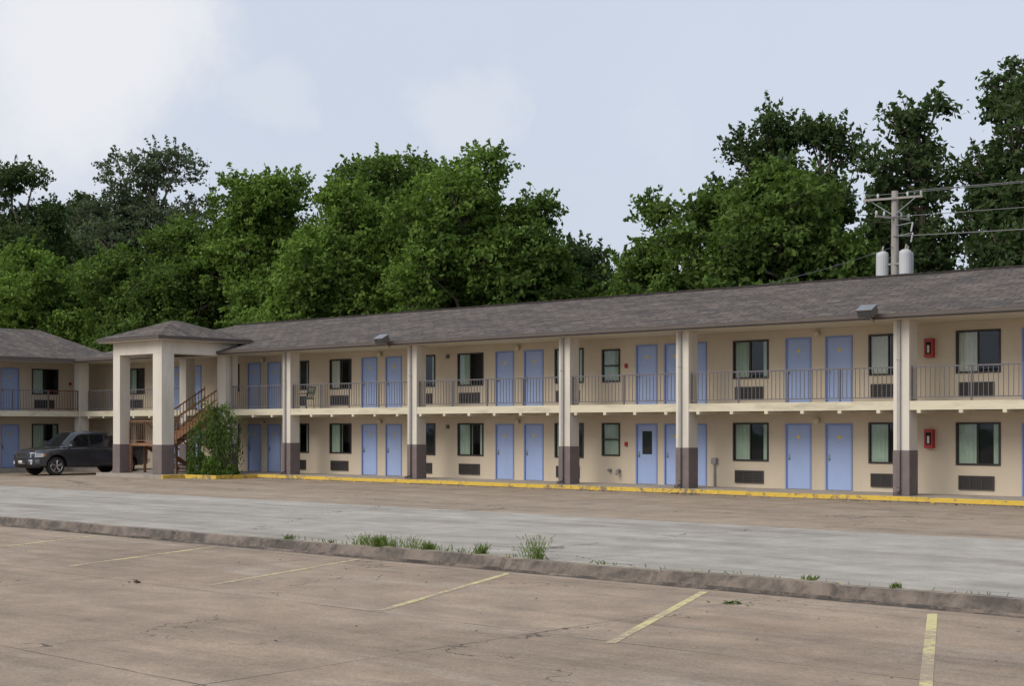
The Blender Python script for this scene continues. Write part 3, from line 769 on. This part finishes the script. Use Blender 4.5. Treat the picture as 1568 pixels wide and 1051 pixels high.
def tree(name, x, y, H, R, mat, seed, sparse=1.0, base=.28, leaf=.14, conic=0.0):
    rng = np.random.default_rng(seed)
    root = empty(name); root.location = (x, y, -.1)
    zc = H * (base + 1) / 2; hz = H * (1 - base) / 2
    nl = int(13 + R * 4.4); lobes = []
    for i in range(nl):
        d = rng.normal(size=3); d /= np.linalg.norm(d); k_ = rng.uniform(.38, .88)
        zz = d[2] * k_
        taper = 1 - conic * max(0, zz) - .2 * max(0, zz) ** 2
        lr = R * rng.uniform(.16, .34)
        lobes.append((np.array([d[0] * k_ * R * taper, d[1] * k_ * R * taper, zc + zz * hz]), lr))
    for i in range(3): lobes.append((np.array([rng.uniform(-.35, .35) * R, rng.uniform(-.2, .2) * R, zc + hz * rng.uniform(.70, .88)]), R * rng.uniform(.14, .22)))
    for i in range(2): lobes.append((np.array([rng.uniform(-.4, .4) * R, rng.uniform(-.4, .4) * R, zc + hz * rng.uniform(-.5, .3)]), R * .36))
    tb = MB(); r0 = .018 * H
    top = zc + hz * .55
    tp = [(0, 0, 0)]; ox = oy = 0
    for i in range(1, 7): ox += rng.uniform(-.03, .03) * R; oy += rng.uniform(-.03, .03) * R; tp.append((ox, oy, top * i / 6))
    tb.tube(tp, [r0 * (1.15 - .9 * i / 6) for i in range(7)], BARK, 8)
    PP = []; TT = []; NN = []
    for c, lr in lobes:
        zs = max(H * .15, min(c[2] - np.hypot(c[0], c[1]) * .8, top * .9)); s_ = np.array([ox * zs / top, oy * zs / top, zs])
        mid = (s_ + c) / 2 + np.array([0, 0, -.08 * R]) + rng.normal(size=3) * .08 * R
        tb.tube([tuple(s_), tuple(mid), tuple(c)], [r0 * .42, r0 * .27, r0 * .1], BARK, 6)
        nc = int((13 + 23 * lr * lr) * sparse)
        d = rng.normal(size=(nc, 3)); d[:, 2] += .2; d /= np.linalg.norm(d, axis=1, keepdims=True)
        rad = lr * (.4 + .75 * rng.random(nc) ** .6)
        C = c + d * rad[:, None] * np.array([1.15, 1.15, .95])
        lt = rng.uniform(-.16, .16); m = 22
        cr = rng.uniform(.16, .46, nc)
        off = rng.normal(size=(nc, m, 3)) * cr[:, None, None] * np.array([.85, .85, .42])
        P = (C[:, None, :] + off).reshape(-1, 3); PP.append(P)
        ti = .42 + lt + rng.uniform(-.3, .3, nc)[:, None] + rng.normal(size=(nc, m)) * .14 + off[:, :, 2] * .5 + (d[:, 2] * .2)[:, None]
        TT.append(ti.reshape(-1)); NN.append(np.repeat(d * .7, m, axis=0))
        ns = int((7 + 7 * lr * lr) * sparse) + 2
        d = rng.normal(size=(ns, 3)); d[:, 2] = d[:, 2] + .55; d /= np.linalg.norm(d, axis=1, keepdims=True)
        ln = rng.uniform(.5, 1.2, ns); ms = 24
        t_ = np.linspace(0, 1, ms)[None, :, None]
        S0 = c + d * lr * .85
        P = S0[:, None, :] + d[:, None, :] * ln[:, None, None] * t_ + rng.normal(size=(ns, ms, 3)) * (.17 * (1.15 - t_))
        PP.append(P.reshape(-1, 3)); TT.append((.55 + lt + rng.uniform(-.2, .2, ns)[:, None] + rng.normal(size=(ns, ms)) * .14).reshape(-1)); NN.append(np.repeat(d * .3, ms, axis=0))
        for j in range(min(ns, 6)):
            e = S0[j] + d[j] * ln[j] * .8
            tb.tube([tuple(mid * .3 + c * .7), tuple((c + e) / 2 + rng.normal(size=3) * .1), tuple(e)], [r0 * .11, r0 * .07, r0 * .03], BARK, 4)
    tb.build('trunk_and_limbs', root, smooth=True)
    P = np.concatenate(PP)
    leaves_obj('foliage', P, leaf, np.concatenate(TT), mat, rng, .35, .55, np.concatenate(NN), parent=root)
    return len(P)
T = [
 ('oak_tree', -103.3, 58, 22, 4.6, LF_DRK, 1.0), ('locust_tree', -92.4, 62, 22.6, 5.8, LF_GRY, .55), ('oak_tree', -109.2, 66, 21.4, 4.8, LF_DRK, 1.0),
 ('maple_tree', -93.6, 54, 14.6, 5.0, LF_BRT, 1.0), ('maple_tree', -83.1, 54, 13.4, 4.0, LF_MID, 1.0), ('maple_tree', -78.8, 56, 15.4, 4.2, LF_MID, 1.0),
 ('maple_tree', -73.3, 58, 17.8, 4.9, LF_BRT, 1.0), ('maple_tree', -63.1, 55, 15.6, 4.6, LF_BRT, 1.0), ('maple_tree', -64.4, 60, 18.0, 5.4, LF_MID, 1.0),
 ('maple_tree', -61.8, 61, 17.8, 4.2, LF_MID, .9), ('maple_tree', -55.1, 57, 16.6, 4.9, LF_BRT, 1.0), ('maple_tree', -52.3, 59, 14.6, 3.3, LF_MID, 1.0), ('locust_tree', -53.0, 64, 12.4, 3.2, LF_DRK, .7),
 ('oak_sapling', -48.6, 62, 9.4, 2.3, LF_MID, .7), ('oak_tree', -43.4, 58, 13.4, 2.6, LF_MID, .55), ('maple_tree', -38.3, 56, 12.9, 3.2, LF_MID, .9),
 ('oak_tree', -39.7, 62, 17.6, 3.3, LF_DRK, .9), ('oak_tree', -36.9, 63, 17.0, 2.5, LF_DRK, .8), ('maple_tree', -34.2, 55, 13.4, 3.6, LF_MID, 1.0),
 ('oak_tree', -33.2, 62, 13.2, 2.3, LF_DRK, .8), ('oak_tree', -30.4, 60, 17.2, 2.7, LF_DRK, .5), ('oak_tree', -26.9, 62, 17.8, 3.4, LF_DRK, .55),
 ('oak_tree', -24.2, 57, 12.0, 2.8, LF_DRK, .5), ('oak_tree', -20, 60, 17, 4, LF_DRK, .6), ('oak_tree', -14, 58, 15, 4, LF_DRK, .7),
 ('oak_tree', -112, 56, 19, 5, LF_DRK, .9), ('maple_tree', -88, 66, 17, 5, LF_MID, .9)]
tot = 0
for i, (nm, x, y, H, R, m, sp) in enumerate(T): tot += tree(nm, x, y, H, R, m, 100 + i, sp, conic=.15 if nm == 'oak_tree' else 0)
rng = np.random.default_rng(55)
PP = []; TT = []
for xx in np.arange(-170, 0, 1.7):
    hmax = 10.0 if -75 < xx < -35 else 13.0
    if xx > -42: hmax = 8.5
    for j in range(20):
        c = np.array([xx + rng.normal() * 1.5, 76 + rng.normal() * 3, hmax * rng.random() ** .8 * rng.uniform(.8, 1)])
        m = 16; PP.append(c + rng.normal(size=(m, 3)) * np.array([.8, .8, .5])); TT.append(.35 + rng.uniform(-.25, .25) + rng.normal(size=m) * .12)
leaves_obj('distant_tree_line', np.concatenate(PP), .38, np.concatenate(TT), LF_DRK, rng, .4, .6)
PP = []; TT = []
for xx in np.arange(-120, -8, 1.3):
    for j in range(14):
        c = np.array([xx + rng.normal() * 1.0, 68.5 + rng.normal() * 1.2, 8.0 * rng.random()])
        m = 15; PP.append(c + rng.normal(size=(m, 3)) * np.array([.8, .8, .5])); TT.append(.3 + rng.uniform(-.25, .25) + rng.normal(size=m) * .12)
leaves_obj('understorey_thicket', np.concatenate(PP), .36, np.concatenate(TT), LF_DRK, rng, .4, .6)

def weeping(x, y, H, R, seed):
    rng = np.random.default_rng(seed); root = empty('weeping_tree'); root.location = (x, y, -.05)
    tb = MB(); tb.tube([(0, 0, 0), (-.02, .03, H * .3), (.15, .02, H * .6), (.3, 0, H * .86)], [.075, .06, .045, .02], BARK, 7)
    tb.tube([(0, 0, 0), (-.15, .05, H * .3), (-.3, .0, H * .62)], [.05, .04, .02], BARK, 6)
    PP = []; EE = []; TT = []
    for i in range(115):
        an = rng.uniform(0, 2 * math.pi); rr_ = R * rng.uniform(.2, 1.15) ** .8
        o0 = np.array([.25 + rng.normal() * .18, rng.normal() * .15, H * rng.uniform(.5, .95)]) if i % 3 else np.array([-.28 + rng.normal() * .1, rng.normal() * .15, H * rng.uniform(.4, .62)])
        pk = o0[2] + rng.uniform(.0, .3) * (1.6 if rng.random() < .2 else 1); end = max(.05, o0[2] - rng.uniform(.5, 2.1))
        dx, dy = math.cos(an), math.sin(an); n = 30
        tt = np.linspace(0, 1, n); hr = rr_ * np.minimum(1, tt * 1.7) ** .8
        z = np.where(tt < .3, o0[2] + (pk - o0[2]) * np.sin(tt / .3 * math.pi / 2), pk - (pk - end) * ((tt - .3) / .7) ** 1.3)
        P = np.stack([o0[0] + dx * hr, o0[1] + dy * hr, z], 1) + rng.normal(size=(n, 3)) * .05
        if i % 3 == 0: tb.tube([tuple(o0), tuple(P[6]), tuple(P[12]), tuple(P[20])], [.018, .012, .008, .004], BARK, 4)
        PP.append(P); d = np.gradient(P, axis=0) + rng.normal(size=(n, 3)) * .05; d[:, 2] -= .02; EE.append(d); TT.append(.4 + rng.uniform(-.35, .35) + rng.normal(size=n) * .12)
    tb.build('stems', root)
    leaves_obj('foliage', np.concatenate(PP), .10, np.concatenate(TT), LF_MID, rng, .2, .24, None, np.concatenate(EE), root)
weeping(-50.85, 37.35, 2.95, 1.0, 3)
def bush(name, x, y, r_, h, seed, mat=LF_MID, z=-.05):
    rng = np.random.default_rng(seed); n = 2600
    d = rng.normal(size=(n, 3)); d /= np.linalg.norm(d, axis=1, keepdims=True); d[:, 2] = abs(d[:, 2])
    rad = (.55 + .45 * rng.random(n) ** .5) * (1 + .15 * np.sin(d[:, 0] * 7 + seed) * np.cos(d[:, 1] * 6))
    P = d * rad[:, None] * np.array([r_, r_, h]); P += np.array([x, y, z])
    leaves_obj(name, P, .05, .4 + rng.normal(size=n) * .2, mat, rng, .3, .5, d * .5)
bush('shrub', -51.0, 36.75, .55, .95, 1); bush('shrub', -50.3, 36.9, .5, .8, 2, LF_BRT); bush('shrub', -49.6, 37.3, .35, .45, 3)
bush('shrub', -62.6, 33.0, .8, .75, 4, LF_BRT, -.15)

def weedobj(spans, seed):
    rng = np.random.default_rng(seed); PP = []; EE = []; 
    for (x0, x1, n, h) in spans:
        x = rng.uniform(x0, x1, n); x = x + .25 * np.sin(x * 5); yy = 17.9 + rng.normal(size=n) * .06
        hh = h * rng.uniform(.3, 1, n) * (.5 + .5 * np.abs(np.sin(x * 3.1)))
        lean = rng.normal(size=(n, 2)) * .4; E = np.stack([lean[:, 0], lean[:, 1], np.ones(n)], 1)
        for t_ in (.25, .5, .75, 1.0):
            Q = np.stack([x + lean[:, 0] * hh * t_, yy + lean[:, 1] * hh * t_, -.14 + hh * (t_ - .12)], 1)
            PP.append(Q); EE.append(E + rng.normal(size=E.shape) * .25)
    P = np.concatenate(PP)
    leaves_obj('kerb_weeds', P, .042, .5 + rng.normal(size=len(P)) * .3, LF_WEED, rng, 0, .15, None, np.concatenate(EE))
weedobj([(-20.1, -18.2, 480, .26), (-18.3, -17.2, 80, .12), (-17.3, -16.8, 70, .24), (-16.2, -15.75, 120, .44), (-22.2, -21.7, 30, .11), (-11.1, -10.8, 25, .07), (-9.6, -9.1, 22, .06), (-22, -16, 80, .05), (-16, -6, 60, .04)], 5)
def debris(name, x, y, z, mat, sz, n, seed):
    rng = np.random.default_rng(seed); P = np.array([x, y, z]) + rng.normal(size=(n, 3)) * np.array([sz, sz * .5, .012]); P[:, 2] = np.maximum(P[:, 2], z)
    leaves_obj(name, P, sz * .5, rng.random(n), mat, rng, 1.5, .5)
debris('fallen_leaves', -10.9, 16.3, LZ + .015, LF_MID, .12, 14, 1)
DEAD = leafmat('dead_leaf', (.03, .02, .012), (.09, .06, .03))
debris('dead_leaf_debris', -18.9, 12.5, LZ + .015, DEAD, .07, 14, 2)
rng = np.random.default_rng(8); n = 200
P = np.stack([rng.uniform(-40, -2, n), rng.uniform(8, 17.5, n), np.full(n, LZ + .012)], 1); leaves_obj('scattered_leaf_litter', P, .022, rng.random(n), DEAD, rng, 2.5, .5)
n = 300; P = np.stack([rng.uniform(-60, -8, n), 38.1 - np.abs(rng.normal(size=n)) * .12, np.full(n, -.14)], 1); leaves_obj('kerb_leaf_litter', P, .035, rng.random(n), DEAD, rng, 2, .5)

# ------------------------------------------------------------------ world
wd = bpy.data.worlds.new('World'); sc.world = wd; wd.use_nodes = True; nt = wd.node_tree
bg = nt.nodes['Background']
sk = N(nt, 'ShaderNodeTexSky'); sk.sky_type = 'NISHITA'; sk.sun_disc = False
SEL, SAZ = math.radians(40), math.radians(195)
sk.sun_elevation = SEL; sk.sun_rotation = SAZ; sk.dust_density = 4.0; sk.air_density = 1.0; sk.ozone_density = 1.5
tc = N(nt, 'ShaderNodeTexCoord')
nz = N(nt, 'ShaderNodeTexNoise'); nz.inputs['Scale'].default_value = 9; nz.inputs['Detail'].default_value = 6; nz.inputs['Roughness'].default_value = .62
nt.links.new(tc.outputs['Generated'], nz.inputs['Vector'])
vm = N(nt, 'ShaderNodeVectorMath'); vm.operation = 'MULTIPLY_ADD'; nt.links.new(nz.outputs['Color'], vm.inputs[0])
vm.inputs[1].default_value = (.13, .13, .13); vm.inputs[2].default_value = (-.065, -.065, -.065)
va = N(nt, 'ShaderNodeVectorMath'); va.operation = 'ADD'; nt.links.new(vm.outputs[0], va.inputs[0]); nt.links.new(tc.outputs['Generated'], va.inputs[1])
vn = N(nt, 'ShaderNodeVectorMath'); vn.operation = 'NORMALIZE'; nt.links.new(va.outputs[0], vn.inputs[0])
mask = None
for d, r_, amp in (((-.8267, .5088, .25), .075, .8), ((-.8413, .4991, .2077), .05, .45), ((-.7726, .6003, .2077), .026, .22), ((-.6805, .7009, .2147), .030, .27),
               ((-.8647, .4718, .1718), .026, .5), ((-.592, .783, .191), .022, .08), ((.5, .8, .3), .25, .6), ((.3, -.8, .45), .3, .7), ((-.9, -.3, .35), .25, .7)):
    dt = N(nt, 'ShaderNodeVectorMath'); dt.operation = 'DOT_PRODUCT'; nt.links.new(vn.outputs[0], dt.inputs[0]); dt.inputs[1].default_value = Vector(d).normalized()
    v = nt.nodes.new('ShaderNodeMapRange'); v.interpolation_type = 'SMOOTHERSTEP'; v.inputs[1].default_value = math.cos(r_ * 1.5); v.inputs[2].default_value = math.cos(r_ * .15); v.inputs[4].default_value = amp
    nt.links.new(dt.outputs['Value'], v.inputs[0])
    mask = v.outputs[0] if mask is None else math_(nt, 'MAXIMUM', mask, v.outputs[0])
haze = noise(nt, tc.outputs['Generated'], 3.0, 4)
veil = mixc(nt, ramp(nt, haze, .3, .7, .80, .90), sk.outputs[0], (4.5, 4.9, 5.65))
col = mixc(nt, mask, veil, (5.9, 5.9, 6.05))
nt.links.new(col, bg.inputs[0]); bg.inputs[1].default_value = .15
sun = bpy.data.lights.new('sun', 'SUN'); sun.energy = 1.9; sun.angle = math.radians(38); sun.color = (1, .95, .86)
so = bpy.data.objects.new('sun', sun); sc.collection.objects.link(so)
sd = Vector((math.sin(SAZ) * math.cos(SEL), math.cos(SAZ) * math.cos(SEL), math.sin(SEL)))
so.rotation_euler = (-sd).to_track_quat('-Z', 'Y').to_euler()

# ------------------------------------------------------------------ camera
cam = bpy.data.cameras.new('camera'); co = bpy.data.objects.new('camera', cam); sc.collection.objects.link(co)
co.location = (0, 0, 2.0); co.rotation_euler = (math.radians(90), 0, math.radians(42.3))
cam.sensor_width = 36; cam.lens = 52.0; cam.shift_y = .0813; cam.clip_end = 3000; cam.clip_start = .1
sc.camera = co
